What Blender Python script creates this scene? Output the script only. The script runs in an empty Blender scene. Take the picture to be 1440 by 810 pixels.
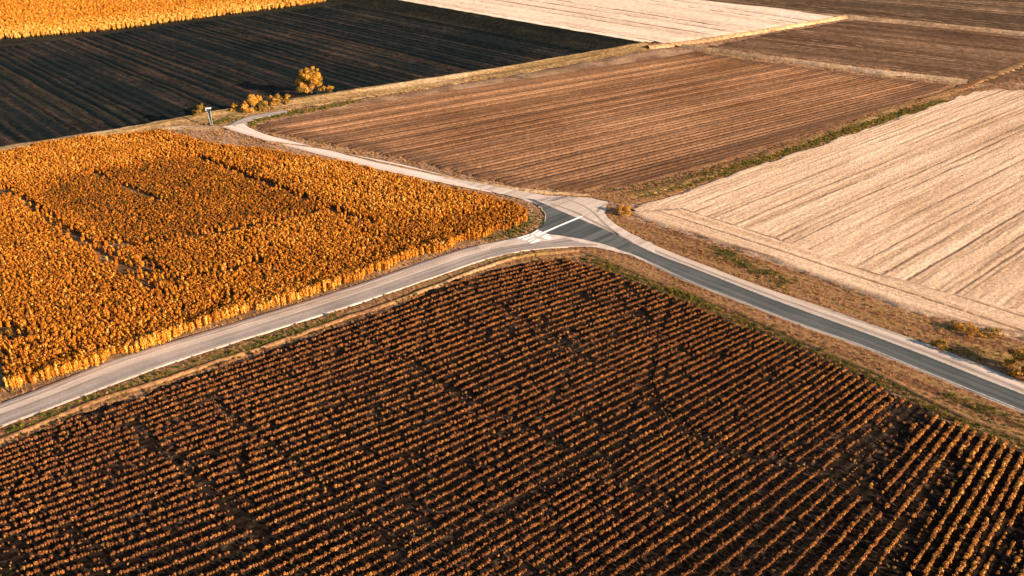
import bpy, bmesh, math, random
import numpy as np
from mathutils import Vector

random.seed(7)
RNG = np.random.default_rng(11)
SC = bpy.context.scene
COL = SC.collection

# ------------------------------------------------------------------ camera
H, PITCH, FPX = 50.0, math.radians(27.7), 1247.0
cam_d = bpy.data.cameras.new('camera')
cam = bpy.data.objects.new('camera', cam_d)
COL.objects.link(cam)
cam.location = (0, 0, H)
cam.rotation_euler = (math.pi / 2 - PITCH, 0, 0)
cam_d.sensor_width = 36.0
cam_d.lens = 36.0 * FPX / 1440.0
cam_d.clip_start, cam_d.clip_end = 1.0, 12000.0
SC.camera = cam

# ------------------------------------------------------------------ light
SUN_EL = math.radians(16.0)
TO_SUN = (0.86, -0.51)                       # ground direction towards the sun
saz = math.atan2(TO_SUN[0], TO_SUN[1])       # clockwise from +Y
w = bpy.data.worlds.new('World')
SC.world = w
w.use_nodes = True
nt = w.node_tree
bg = nt.nodes['Background']
sky = nt.nodes.new('ShaderNodeTexSky')
sky.sky_type = 'NISHITA'
sky.sun_disc = False
sky.sun_elevation = SUN_EL
sky.sun_rotation = saz
nt.links.new(sky.outputs[0], bg.inputs[0])
bg.inputs[1].default_value = 0.066
sun_d = bpy.data.lights.new('sun', 'SUN')
sun_d.energy = 5.0
sun_d.angle = math.radians(0.5)
sun_d.color = (1.0, 0.76, 0.54)
sun = bpy.data.objects.new('sun', sun_d)
COL.objects.link(sun)
tosun = Vector((TO_SUN[0] * math.cos(SUN_EL), TO_SUN[1] * math.cos(SUN_EL), math.sin(SUN_EL)))
sun.rotation_euler = tosun.to_track_quat('Z', 'Y').to_euler()
sun.location = (120, -70, 120)
SC.view_settings.view_transform = 'Standard'
SC.view_settings.look = 'None'
SC.view_settings.exposure = 1.62
SC.view_settings.gamma = 1.0
SC.view_settings.use_curve_mapping = False

# ------------------------------------------------------------------ helpers
CP, SP = math.cos(PITCH), math.sin(PITCH)


def at(px, py, z=0.0):
    """the ground point under a pixel of the 1440x810 photograph"""
    dx, dy = (px - 720.0) / FPX, (405.0 - py) / FPX
    wx, wy, wz = dx, CP + dy * SP, -SP + dy * CP
    t = (z - H) / wz
    return (wx * t, wy * t)


def ats(pts, z=0.0):
    return np.array([at(x, y, z) for x, y in pts])


def hash2(ix, iy, seed):
    n = (ix.astype(np.int64) * 374761393 + iy.astype(np.int64) * 668265263 + seed * 974711) & 0x7fffffff
    n = ((n ^ (n >> 13)) * 1274126177) & 0x7fffffff
    n = (n ^ (n >> 16)) & 0x7fffffff
    return n / float(0x7fffffff)


def vnoise(x, y, seed=0):
    x = np.asarray(x, float); y = np.asarray(y, float)
    ix, iy = np.floor(x), np.floor(y)
    fx, fy = x - ix, y - iy
    fx = fx * fx * (3 - 2 * fx); fy = fy * fy * (3 - 2 * fy)
    a = hash2(ix, iy, seed); b = hash2(ix + 1, iy, seed)
    c = hash2(ix, iy + 1, seed); d = hash2(ix + 1, iy + 1, seed)
    return (a * (1 - fx) + b * fx) * (1 - fy) + (c * (1 - fx) + d * fx) * fy


def fbm(x, y, seed=0, octv=4):
    s, a, t = 0.0, 0.5, 0.0
    for o in range(octv):
        s = s + a * vnoise(x * 2 ** o, y * 2 ** o, seed + o * 17)
        t += a
        a *= 0.5
    return s / t * 2 - 1


def sdist(px, py, poly):
    """signed distance to a closed polygon, positive inside"""
    x = np.asarray(px, float); y = np.asarray(py, float)
    best = np.full(x.shape, 1e18); ins = np.zeros(x.shape, bool)
    n = len(poly)
    for i in range(n):
        ax, ay = poly[i]; bx, by = poly[(i + 1) % n]
        ex, ey = bx - ax, by - ay
        t = np.clip(((x - ax) * ex + (y - ay) * ey) / (ex * ex + ey * ey + 1e-12), 0, 1)
        d = (x - ax - t * ex) ** 2 + (y - ay - t * ey) ** 2
        best = np.minimum(best, d)
        cond = (ay > y) != (by > y)
        xi = (bx - ax) * (y - ay) / (by - ay + 1e-12) + ax
        ins ^= cond & (x < xi)
    d = np.sqrt(best)
    return np.where(ins, d, -d)


def pdist(px, py, line):
    """distance to an open polyline"""
    x = np.asarray(px, float); y = np.asarray(py, float)
    best = np.full(x.shape, 1e18)
    for i in range(len(line) - 1):
        ax, ay = line[i]; bx, by = line[i + 1]
        ex, ey = bx - ax, by - ay
        t = np.clip(((x - ax) * ex + (y - ay) * ey) / (ex * ex + ey * ey + 1e-12), 0, 1)
        best = np.minimum(best, (x - ax - t * ex) ** 2 + (y - ay - t * ey) ** 2)
    return np.sqrt(best)


def resample(pts, n):
    pts = np.asarray(pts, float)
    d = np.r_[0, np.cumsum(np.hypot(*np.diff(pts, axis=0).T))]
    t = np.linspace(0, d[-1], n)
    return np.c_[np.interp(t, d, pts[:, 0]), np.interp(t, d, pts[:, 1])]


def smooth_line(pts, n, it=6):
    p = resample(pts, n)
    for _ in range(it):
        q = p.copy()
        q[1:-1] = 0.25 * p[:-2] + 0.5 * p[1:-1] + 0.25 * p[2:]
        p = q
    return p


def length(p):
    p = np.asarray(p, float)
    return float(np.hypot(*np.diff(p, axis=0).T).sum())


def tag(o, label=None, cat=None, group=None, kind=None):
    if label: o['label'] = label
    if cat: o['category'] = cat
    if group: o['group'] = group
    if kind: o['kind'] = kind
    return o


def mesh_obj(name, V, F, mats, uv=None, parent=None, smooth=True, mi=None, link=True):
    me = bpy.data.meshes.new(name)
    V = np.asarray(V, np.float32); F = np.asarray(F, np.int32)
    k = F.shape[1]
    me.vertices.add(len(V)); me.vertices.foreach_set('co', V.ravel())
    me.loops.add(F.size); me.loops.foreach_set('vertex_index', F.ravel())
    me.polygons.add(len(F))
    me.polygons.foreach_set('loop_start', np.arange(0, F.size, k, dtype=np.int32))
    me.polygons.foreach_set('loop_total', np.full(len(F), k, np.int32))
    if mi is not None:
        me.polygons.foreach_set('material_index', np.asarray(mi, np.int32))
    me.polygons.foreach_set('use_smooth', np.full(len(F), smooth))
    me.update(calc_edges=True)
    if uv is not None:
        l = me.uv_layers.new(name='UVMap')
        l.data.foreach_set('uv', np.asarray(uv, np.float32)[F.ravel()].ravel())
    for m in (mats if isinstance(mats, (list, tuple)) else [mats]):
        me.materials.append(m)
    o = bpy.data.objects.new(name, me)
    if link: COL.objects.link(o)
    if parent: o.parent = parent
    return o


def grid_faces(nu, nv):
    i, j = np.meshgrid(np.arange(nu - 1), np.arange(nv - 1), indexing='ij')
    a = (i * nv + j).ravel()
    return np.c_[a, a + nv, a + nv + 1, a + 1]


# ------------------------------------------------------------------ materials
class NT:
    def __init__(s, name):
        s.m = bpy.data.materials.new(name)
        s.m.use_nodes = True
        s.t = s.m.node_tree
        s.b = s.t.nodes['Principled BSDF']
        s.b.inputs['Specular IOR Level'].default_value = 0.15
        s.b.inputs['Roughness'].default_value = 0.9

    def n(s, typ, **kw):
        nd = s.t.nodes.new(typ)
        for k, v in kw.items():
            if k in nd.inputs: nd.inputs[k].default_value = v
            else: setattr(nd, k, v)
        return nd

    def l(s, a, b): s.t.links.new(a, b)

    def coord(s, kind='pos', scale=(1, 1, 1)):
        if kind == 'pos':
            o = s.n('ShaderNodeNewGeometry').outputs['Position']
        else:
            o = s.n('ShaderNodeUVMap', uv_map='UVMap').outputs[0]
        mp = s.n('ShaderNodeMapping')
        mp.inputs['Scale'].default_value = scale
        s.l(o, mp.inputs[0])
        return mp.outputs[0]

    def noise(s, co, scale=1.0, detail=4.0, rough=0.6, dist=0.0):
        nd = s.n('ShaderNodeTexNoise')
        nd.inputs['Scale'].default_value = scale
        nd.inputs['Detail'].default_value = detail
        nd.inputs['Roughness'].default_value = rough
        nd.inputs['Distortion'].default_value = dist
        s.l(co, nd.inputs['Vector'])
        return nd.outputs['Fac']

    def ramp(s, fac, stops):
        r = s.n('ShaderNodeValToRGB')
        e = r.color_ramp.elements
        while len(e) > 1: e.remove(e[-1])
        for i, (p, c) in enumerate(stops):
            el = e[0] if i == 0 else e.new(p)
            el.position = p
            el.color = (*c, 1) if len(c) == 3 else c
        s.l(fac, r.inputs[0])
        return r.outputs[0]

    def mix(s, fac, a, b, mode='MIX'):
        m = s.n('ShaderNodeMix', data_type='RGBA', blend_type=mode)
        if isinstance(fac, (int, float)): m.inputs[0].default_value = fac
        else: s.l(fac, m.inputs[0])
        for k, v in ((6, a), (7, b)):
            if isinstance(v, tuple): m.inputs[k].default_value = (*v, 1)
            else: s.l(v, m.inputs[k])
        return m.outputs[2]

    def math(s, op, a, b=0.0):
        m = s.n('ShaderNodeMath', operation=op)
        for k, v in ((0, a), (1, b)):
            if isinstance(v, (int, float)): m.inputs[k].default_value = v
            else: s.l(v, m.inputs[k])
        return m.outputs[0]

    def bump(s, h, strength=0.5, dist=0.1):
        b = s.n('ShaderNodeBump')
        b.inputs['Strength'].default_value = strength
        b.inputs['Distance'].default_value = dist
        s.l(h, b.inputs['Height'])
        s.l(b.outputs[0], s.b.inputs['Normal'])

    def out(s, col):
        s.l(col, s.b.inputs['Base Color'])
        return s.m


def g3(v): return (v, v, v)


def soil_mat(name, stops, streak=(0.02, 0.55), fine=2.2, contrast=0.5, bump=0.6, clod=1.0, rutcol=(0.13, 0.076, 0.045)):
    t = NT(name)
    t.b.inputs['Specular IOR Level'].default_value = 0.02
    uv = t.coord('uv', (streak[0], streak[1], 1))
    st = t.noise(uv, 1.0, 5, 0.62, 0.3)
    pos = t.coord('pos')
    fn = t.noise(pos, fine, 5, 0.7)
    big = t.noise(pos, 0.035, 4, 0.6)
    mixv = t.math('ADD', t.math('MULTIPLY', st, 0.55), t.math('MULTIPLY', big, 0.25))
    mixv = t.math('ADD', mixv, t.math('MULTIPLY', fn, 0.20))
    col = t.ramp(mixv, stops)
    gr = t.ramp(fn, [(0.25, g3(1 - contrast)), (0.75, g3(1 + contrast * 0.6))])
    col = t.mix(1.0, col, gr, 'MULTIPLY')
    ru = t.n('ShaderNodeAttribute', attribute_type='GEOMETRY', attribute_name='rut')
    col = t.mix(ru.outputs['Fac'], col, rutcol)
    t.bump(t.noise(pos, clod, 6, 0.75), bump, 0.25)
    return t.out(col)


M = {}
# verge / base ground: dry grass, bare earth and green patches
t = NT('verge_ground')
pos = t.coord('pos')
n1 = t.noise(pos, 0.12, 5, 0.65, 0.4)
n2 = t.noise(pos, 1.6, 6, 0.75)
n3 = t.noise(pos, 0.05, 4, 0.6)
c = t.ramp(n1, [(0.30, (0.10, 0.053, 0.028)), (0.43, (0.24, 0.130, 0.070)), (0.55, (0.36, 0.215, 0.12)), (0.70, (0.46, 0.30, 0.18))])
g = t.ramp(t.noise(pos, 0.22, 5, 0.7), [(0.56, g3(0)), (0.72, g3(0.85))])
c = t.mix(g, c, (0.11, 0.105, 0.025))
c = t.mix(1.0, c, t.ramp(n2, [(0.25, g3(0.35)), (0.5, g3(0.9)), (0.75, g3(1.45))]), 'MULTIPLY')
t.bump(n2, 0.9, 0.3)
M['verge'] = t.out(c)

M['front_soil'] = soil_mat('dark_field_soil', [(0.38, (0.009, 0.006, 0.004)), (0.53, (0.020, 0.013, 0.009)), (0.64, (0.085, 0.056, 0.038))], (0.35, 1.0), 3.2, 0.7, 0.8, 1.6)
M['black_soil'] = soil_mat('black_ploughed_soil', [(0.40, (0.006, 0.010, 0.010)), (0.49, (0.012, 0.016, 0.015)), (0.535, (0.025, 0.021, 0.017)), (0.62, (0.080, 0.049, 0.032))], (0.004, 0.55), 0.9, 0.55, 0.9, 0.7)
M['brown_soil'] = soil_mat('brown_tilled_soil', [(0.37, (0.075, 0.034, 0.016)), (0.49, (0.136, 0.070, 0.037)), (0.61, (0.24, 0.132, 0.073))], (0.005, 0.55), 1.6, 0.35, 0.7, 0.9)
M['far_soil'] = soil_mat('far_brown_soil', [(0.38, (0.060, 0.032, 0.018)), (0.50, (0.13, 0.072, 0.040)), (0.62, (0.25, 0.145, 0.085))], (0.005, 0.22), 0.7, 0.4, 0.8, 0.5)
M['top_soil'] = soil_mat('grey_brown_soil', [(0.38, (0.045, 0.028, 0.017)), (0.50, (0.10, 0.062, 0.036)), (0.62, (0.21, 0.13, 0.078))], (0.005, 0.16), 0.5, 0.4, 0.8, 0.4)
M['stubble'] = soil_mat('pale_stubble', [(0.37, (0.34, 0.205, 0.115)), (0.47, (0.58, 0.385, 0.245)), (0.60, (0.76, 0.545, 0.375))], (0.010, 0.7), 2.0, 0.30, 0.7, 2.0)
M['far_stubble'] = soil_mat('far_pale_stubble', [(0.34, (0.52, 0.36, 0.25)), (0.48, (0.70, 0.53, 0.39)), (0.62, (0.80, 0.65, 0.51))], (0.006, 0.10), 0.6, 0.25, 0.7, 0.6)
M['crop_soil'] = soil_mat('crop_floor_soil', [(0.36, (0.06, 0.034, 0.015)), (0.50, (0.15, 0.085, 0.038)), (0.64, (0.32, 0.19, 0.10))], (0.1, 0.1), 1.4, 0.5, 0.8, 1.2)
M['bank_grass'] = soil_mat('bank_dry_grass', [(0.36, (0.14, 0.080, 0.040)), (0.48, (0.31, 0.190, 0.10)), (0.62, (0.52, 0.36, 0.215))], (0.03, 0.25), 1.2, 0.5, 0.9, 1.0)
M['verge_streak'] = soil_mat('roadside_verge', [(0.36, (0.085, 0.040, 0.018)), (0.45, (0.20, 0.098, 0.046)), (0.52, (0.32, 0.170, 0.080)), (0.55, (0.22, 0.145, 0.040)), (0.60, (0.40, 0.225, 0.115)), (0.68, (0.52, 0.33, 0.19))], (0.022, 0.55), 1.8, 0.55, 0.9, 1.6)
M['bank_light'] = soil_mat('bank_pale_grass', [(0.36, (0.22, 0.130, 0.070)), (0.48, (0.42, 0.265, 0.150)), (0.62, (0.56, 0.39, 0.25))], (0.03, 0.25), 1.2, 0.5, 0.9, 1.0)
M['bank_top'] = soil_mat('bank_top_grass', [(0.36, (0.09, 0.060, 0.022)), (0.47, (0.20, 0.125, 0.050)), (0.54, (0.34, 0.215, 0.10)), (0.62, (0.50, 0.35, 0.20))], (0.02, 0.45), 1.4, 0.5, 0.9, 1.2)
M['gully_earth'] = soil_mat('gully_dark_earth', [(0.36, (0.012, 0.013, 0.011)), (0.50, (0.026, 0.025, 0.018)), (0.64, (0.06, 0.046, 0.026))], (0.03, 0.3), 1.0, 0.5, 0.9, 0.9)


def road_mat(name, stops, sx=0.015, sy=1.1, fine=4.0, bump=0.25):
    t = NT(name)
    uv = t.coord('uv', (sx, sy, 1))
    st = t.noise(uv, 1.0, 4, 0.6, 0.15)
    pos = t.coord('pos')
    fn = t.noise(pos, fine, 4, 0.7)
    big = t.noise(pos, 0.18, 4, 0.6)
    v = t.math('ADD', t.math('MULTIPLY', st, 0.6), t.math('ADD', t.math('MULTIPLY', big, 0.22), t.math('MULTIPLY', fn, 0.18)))
    c = t.ramp(v, stops)
    t.bump(fn, bump, 0.05)
    return t.out(c)


M['asphalt'] = road_mat('asphalt', [(0.38, (0.040, 0.046, 0.046)), (0.49, (0.066, 0.073, 0.071)), (0.60, (0.125, 0.125, 0.117))])
M['old_asphalt'] = road_mat('worn_asphalt', [(0.40, (0.17, 0.142, 0.128)), (0.5, (0.29, 0.240, 0.210)), (0.60, (0.44, 0.36, 0.31))], 0.012, 1.3)
M['gravel'] = road_mat('pale_gravel', [(0.36, (0.29, 0.215, 0.165)), (0.48, (0.46, 0.365, 0.295)), (0.62, (0.60, 0.50, 0.42))], 0.02, 0.9, 3.0, 0.5)
M['concrete_lane'] = road_mat('dusty_lane', [(0.34, (0.46, 0.36, 0.29)), (0.48, (0.62, 0.51, 0.43)), (0.64, (0.72, 0.63, 0.55))], 0.012, 0.8, 2.0, 0.4)
t = NT('road_paint')
c = t.ramp(t.noise(t.coord('pos'), 5.0, 5, 0.75), [(0.30, (0.35, 0.34, 0.32)), (0.42, (0.80, 0.79, 0.76)), (0.8, (0.84, 0.83, 0.80))])
M['paint'] = t.out(c)
t = NT('faded_paint')
c = t.ramp(t.noise(t.coord('pos'), 2.5, 5, 0.75), [(0.36, (0.26, 0.23, 0.20)), (0.52, (0.44, 0.40, 0.35)), (0.8, (0.62, 0.57, 0.51))])
M['worn_paint'] = t.out(c)


def leaf_mat(name, stops, transl=0.3, stem=False):
    """leaf colour from the plant's own tint, a per-plant random and a per-leaf random"""
    t = NT(name)
    a = t.n('ShaderNodeAttribute', attribute_type='INSTANCER', attribute_name='tint')
    lv = t.n('ShaderNodeAttribute', attribute_type='GEOMETRY', attribute_name='leafvar')
    v = t.math('ADD', a.outputs['Fac'], t.math('MULTIPLY', t.math('SUBTRACT', lv.outputs['Fac'], 0.5), 0.42))
    c = t.ramp(v, stops)
    t.l(c, t.b.inputs['Base Color'])
    tr = t.n('ShaderNodeBsdfTranslucent')
    t.l(c, tr.inputs['Color'])
    mx = t.n('ShaderNodeMixShader')
    mx.inputs[0].default_value = transl
    t.l(t.b.outputs[0], mx.inputs[1]); t.l(tr.outputs[0], mx.inputs[2])
    out = t.t.nodes['Material Output']
    t.l(mx.outputs[0], out.inputs['Surface'])
    return t.m


M['row_leaf'] = leaf_mat('rusty_row_leaves', [(0.0, (0.075, 0.028, 0.016)), (0.35, (0.21, 0.072, 0.022)), (0.6, (0.38, 0.152, 0.044)), (0.85, (0.56, 0.25, 0.040)), (1.0, (0.60, 0.36, 0.12))], 0.20)
M['crop_leaf'] = leaf_mat('golden_crop_leaves', [(0.0, (0.070, 0.062, 0.012)), (0.12, (0.10, 0.045, 0.010)), (0.3, (0.28, 0.086, 0.011)), (0.55, (0.49, 0.172, 0.015)), (0.75, (0.62, 0.265, 0.024)), (1.0, (0.72, 0.44, 0.12))], 0.28)
M['tuft'] = leaf_mat('verge_grass_blades', [(0.0, (0.16, 0.072, 0.034)), (0.25, (0.38, 0.195, 0.088)), (0.45, (0.50, 0.295, 0.135)), (0.62, (0.42, 0.20, 0.03)), (0.75, (0.15, 0.130, 0.024)), (1.0, (0.055, 0.080, 0.014))], 0.25)
M['tree_leaf'] = leaf_mat('autumn_tree_leaves', [(0.0, (0.07, 0.060, 0.016)), (0.3, (0.20, 0.130, 0.026)), (0.55, (0.44, 0.205, 0.024)), (0.8, (0.58, 0.29, 0.04)), (1.0, (0.56, 0.32, 0.14))], 0.25)
t = NT('bark')
M['bark'] = t.out(t.ramp(t.noise(t.coord('pos'), 6.0, 5, 0.7), [(0.35, (0.05, 0.032, 0.020)), (0.65, (0.16, 0.11, 0.07))]))
t = NT('dry_stem')
M['stem'] = t.out(t.ramp(t.noise(t.coord('pos'), 9.0, 3, 0.6), [(0.35, (0.10, 0.06, 0.025)), (0.65, (0.26, 0.17, 0.07))]))
t = NT('weathered_white_metal')
M['white_metal'] = t.out(t.ramp(t.noise(t.coord('pos'), 7.0, 4, 0.7), [(0.32, (0.34, 0.35, 0.34)), (0.5, (0.58, 0.60, 0.60))]))
t = NT('grey_metal')
M['grey_metal'] = t.out(t.ramp(t.noise(t.coord('pos'), 7.0, 4, 0.7), [(0.32, (0.16, 0.17, 0.17)), (0.5, (0.34, 0.36, 0.36))]))
t = NT('dark_teal_metal')
t.b.inputs['Roughness'].default_value = 0.55
M['dark_metal'] = t.out(t.ramp(t.noise(t.coord('pos'), 5.0, 4, 0.7), [(0.35, (0.012, 0.022, 0.024)), (0.65, (0.035, 0.055, 0.058))]))

# ------------------------------------------------------------------ outlines traced on the photograph
LOW = -2.5                                    # level of the black field and the crop beyond it
FRONT = [(793, 361), (830, 365), (960, 421), (1037, 451), (1147, 494), (1240, 538), (1327, 584), (1440, 631), (1640, 728), (1760, 1000),
         (-320, 1000), (-320, 752), (0, 627), (133, 573), (267, 529), (387, 485), (480, 457), (640, 394), (720, 371)]
CROP = [(-260, 282), (0, 218), (70, 203), (130, 195), (200, 190), (240, 187), (270, 198), (310, 206), (370, 212), (480, 231), (600, 260), (690, 280),
        (735, 292), (744, 301), (739, 312), (715, 325), (680, 337), (640, 350), (600, 362), (480, 406), (300, 460), (200, 497),
        (80, 533), (27, 553), (8, 551), (2, 530), (-6, 500), (-60, 480), (-260, 545)]
BLACK_EDGE = [(-700, 318), (-330, 268), (0, 213), (160, 186), (280, 163), (400, 143), (540, 122), (700, 98), (905, 62)]
PALE_EDGE = [(905, 62), (740, 34), (560, 2), (380, -30), (200, -62), (0, -95)]
f_front, f_crop = ats(FRONT), ats(CROP)
dip_poly = np.r_[ats(BLACK_EDGE), ats(PALE_EDGE[1:]), np.array([(-2500, 2200), (-2500, 300)])]

# ------------------------------------------------------------------ ground: one sheet to the horizon
def axis(lo, hi, step, far):
    core = np.arange(lo, hi + step, step)
    outr = np.array([8, 20, 40, 80, 160, 320, 640, 1200, 2400, far], float)
    return np.r_[lo - outr[::-1], core, hi + outr]


gx, gy = axis(-300, 300, 2.0, 5000), axis(-30, 480, 2.0, 5000)
X, Y = np.meshgrid(gx, gy, indexing='ij')
Z = -0.13 + 0.05 * fbm(X / 5.0, Y / 5.0, 3, 4)
sd = sdist(X, Y, dip_poly)
Z = Z - 4.4 * np.clip((sd + 5.0) / 5.0, 0, 1)
mesh_obj('ground', np.c_[X.ravel(), Y.ravel(), Z.ravel()], grid_faces(*X.shape), M['verge'])['kind'] = 'structure'


# ------------------------------------------------------------------ field sheets
def sheet(name, X, Y, U, V, relief, mat, poly=None, base=0.0, off=0.07, wfade=1.6, jag=0.9, seed=5, kind='structure', label=None, cat=None, rut=None):
    nu, nv = X.shape
    Z = base + off + relief
    used = np.arange(nu * nv)
    F = grid_faces(nu, nv)
    if poly is not None:
        sd = sdist(X, Y, poly)
        j = jag * fbm(X / 2.3, Y / 2.3, seed, 4)
        s = np.clip((sd + j + 0.6) / wfade, 0, 1)
        s = s * s * (3 - 2 * s)
        Z = base + (off + relief) * s - 0.45 * (1 - s)
        keep = (sd > -2.5).ravel()
        F = F[keep[F].any(axis=1)]
        used = np.unique(F)
        remap = np.full(nu * nv, -1); remap[used] = np.arange(len(used))
        F = remap[F]
        vv = np.c_[X.ravel(), Y.ravel(), Z.ravel()][used]
        uv = np.c_[U.ravel(), V.ravel()][used]
    else:
        vv = np.c_[X.ravel(), Y.ravel(), Z.ravel()]
        uv = np.c_[U.ravel(), V.ravel()]
    o = mesh_obj(name, vv, F, mat, uv=uv)
    if rut is not None:
        o.data.attributes.new('rut', 'FLOAT', 'POINT').data.foreach_set('value', rut.ravel()[used].astype(np.float32))
    tag(o, label, cat, None, kind)
    return o


def quad_grid(corners, du, dv, z=0.0):
    """A,B,C,D in image pixels: u runs A->B and D->C (along the rows), v runs A->D"""
    A, B, C_, D = [np.array(at(x, y, z)) for x, y in corners]
    Lu = 0.5 * (np.hypot(*(B - A)) + np.hypot(*(C_ - D)))
    Lv = 0.5 * (np.hypot(*(D - A)) + np.hypot(*(C_ - B)))
    nu, nv = int(Lu / du) + 2, int(Lv / dv) + 2
    u, v = np.meshgrid(np.linspace(0, 1, nu), np.linspace(0, 1, nv), indexing='ij')
    X = (A[0] * (1 - u) + B[0] * u) * (1 - v) + (D[0] * (1 - u) + C_[0] * u) * v
    Y = (A[1] * (1 - u) + B[1] * u) * (1 - v) + (D[1] * (1 - u) + C_[1] * u) * v
    return X, Y, u * Lu, v * Lv


def furrows(U, V, spacing, amp, seed, wob=0.35, rough=0.06):
    v = V + wob * fbm(U / 14.0, V / 9.0, seed, 3)
    k = np.floor(v / spacing)
    a = 0.30 + 1.5 * hash2(k, np.zeros_like(k), seed) ** 2.2
    ph = v / spacing - k
    a = a * (0.75 + 0.5 * vnoise(U / 45.0, k, seed + 3))
    prof = 0.5 - 0.5 * np.cos(2 * np.pi * ph)
    return amp * a * (prof - 1.0) * 1.0 + rough * fbm(U / 1.3, V / 1.3, seed + 9, 3)


# front field: soil laid along the fanning plant rows
ROWCTL = [
    [(793, 364), (640, 400), (480, 460), (267, 533), (0, 630), (-320, 754)],
    [(880, 390), (700, 447), (560, 500), (300, 592), (0, 700), (-320, 815)],
    [(960, 424), (800, 480), (600, 565), (300, 677), (0, 785), (-280, 885)],
    [(1000, 440), (840, 505), (677, 577), (480, 657), (200, 760), (-80, 860)],
    [(1070, 466), (900, 545), (740, 622), (560, 715), (350, 818), (150, 910)],
    [(1140, 494), (980, 588), (813, 682), (613, 797), (480, 872), (330, 950)],
    [(1240, 541), (1170, 592), (1097, 640), (960, 733), (800, 840), (660, 930)],
    [(1290, 567), (1235, 618), (1173, 672), (1090, 742), (1000, 815), (880, 915)],
    [(1337, 590), (1300, 634), (1253, 688), (1195, 752), (1130, 825), (1040, 925)],
    [(1387, 614), (1360, 655), (1325, 707), (1290, 760), (1255, 812), (1175, 930)],
    [(1440, 635), (1416, 680), (1385, 735), (1362, 775), (1342, 812), (1272, 930)],
    [(1560, 690), (1540, 735), (1512, 790), (1480, 850), (1455, 895), (1430, 940)],
    [(1680, 745), (1665, 790), (1642, 840), (1615, 890), (1590, 935), (1560, 990)],
]
NT_ = 260
rowctl = np.array([smooth_line(ats(r), NT_, 20) for r in ROWCTL])     # (k, NT, 2)
spos = np.r_[0, np.cumsum(np.hypot(*np.diff(rowctl[:, 0, :], axis=0).T))]
_ep = np.array([r[0] for r in ROWCTL], float)          # row ends along the field's right border, as traced
_px = np.r_[0, np.cumsum(np.hypot(*np.diff(_ep, axis=0).T))]
_fine = np.linspace(0, _px[-1], 2000)
_gap = np.interp(_fine, [0, 420, 520, 620, 900, 1100], [10.2, 10.4, 12.0, 14.5, 17.0, 18.0])
_cum = np.r_[0, np.cumsum(np.diff(_fine) / _gap[:-1])]
NROWS = int(_cum[-1])


def row_curve(k):
    """row k (fractional) of the front field, as NT_ ground points"""
    d = np.interp(k, _cum, _fine) if k > 0 else k * _gap[0]
    i = int(np.clip(np.searchsorted(_px, d) - 1, 0, len(_px) - 2))
    f = (d - _px[i]) / (_px[i + 1] - _px[i])
    return rowctl[i] * (1 - f) + rowctl[i + 1] * f


SUB = 5
ks = np.linspace(-1.5, NROWS, int((NROWS + 1.5) * SUB) + 1)
rows = np.array([row_curve(k) for k in ks])          # (nv, NT, 2)
Xf, Yf = rows[:, :, 0].T, rows[:, :, 1].T
Kf = np.broadcast_to(ks[None, :], Xf.shape)
tf = np.broadcast_to(np.linspace(0, 150, NT_)[:, None], Xf.shape)
rel = 0.05 * np.cos(2 * np.pi * Kf) + 0.04 * fbm(Xf / 0.9, Yf / 0.9, 21, 3)
sheet('plant_row_field', Xf, Yf, tf, Kf * 0.9, rel, M['front_soil'], f_front, off=0.08, wfade=1.5, jag=1.2, seed=31)

# crop floor
x0, y0 = f_crop.min(0) - 3; x1, y1 = f_crop.max(0) + 3
X, Y = np.meshgrid(np.arange(x0, x1, 1.0), np.arange(y0, y1, 1.0), indexing='ij')
sheet('crop_field', X, Y, X, Y, 0.05 * fbm(X / 2, Y / 2, 41, 3), M['crop_soil'], f_crop, off=0.06, wfade=1.2, jag=0.8, seed=42)

# black ploughed field (lower level)
X, Y, U, V = quad_grid([(-330, 108), (-250, 262), (915, 62), (545, -2)], 1.0, 0.32, LOW)
# here A->B runs down the slope of the picture: rows along u
BLACK = [(-700, 200), (-700, 330), (-330, 275), (0, 219), (160, 192), (280, 169), (400, 149), (540, 128), (700, 103), (912, 66), (740, 36), (548, 2), (480, 0), (300, 26), (150, 46), (0, 60), (-330, 105)]
sheet('ploughed_field', X, Y, U, V, furrows(U, V, 2.3, 0.34, 51, 0.5, 0.12), M['black_soil'], ats(BLACK, LOW), base=LOW, off=0.06, wfade=2.0, jag=1.0, seed=52)
# a headland strip along the top of the black field
GOLD = [(-500, 125), (0, 56), (150, 44), (300, 24), (440, 6), (480, -2), (380, -30), (200, -60), (-500, -60)]
f_gold = ats(GOLD, LOW)
x0, y0 = f_gold.min(0) - 10; x1, y1 = f_gold.max(0) + 40
X, Y = np.meshgrid(np.arange(x0, x1, 4.0), np.arange(y0 - 15, y1, 4.0), indexing='ij')
sheet('far_crop_field', X, Y, X, Y, 0.1 * fbm(X / 6, Y / 6, 61, 3), M['gully_earth'], None, base=LOW, off=-0.25)

# brown tilled field
BROWN = [(352, 179), (372, 172), (500, 143), (700, 107), (850, 79), (950, 67), (1060, 84), (1200, 102), (1345, 120), (1320, 132), (1180, 178), (1040, 222), (930, 256),
         (872, 266), (800, 270), (720, 262), (640, 243), (560, 223), (470, 205), (395, 190)]
X, Y, U, V = quad_grid([(300, 425), (1440, 118), (1440, 0), (230, 194)], 0.9, 0.21)
fb = ats(BROWN)
rel = furrows(U, V, 1.7, 0.34, 71, 0.3, 0.06)
sdb = sdist(X, Y, fb)
rel = rel * np.clip((sdb - 2.5) / 3.0, 0.25, 1)
sheet('tilled_field', X, Y, U, V, rel, M['brown_soil'], fb, off=0.16, wfade=2.0, jag=1.2, seed=72)

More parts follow.
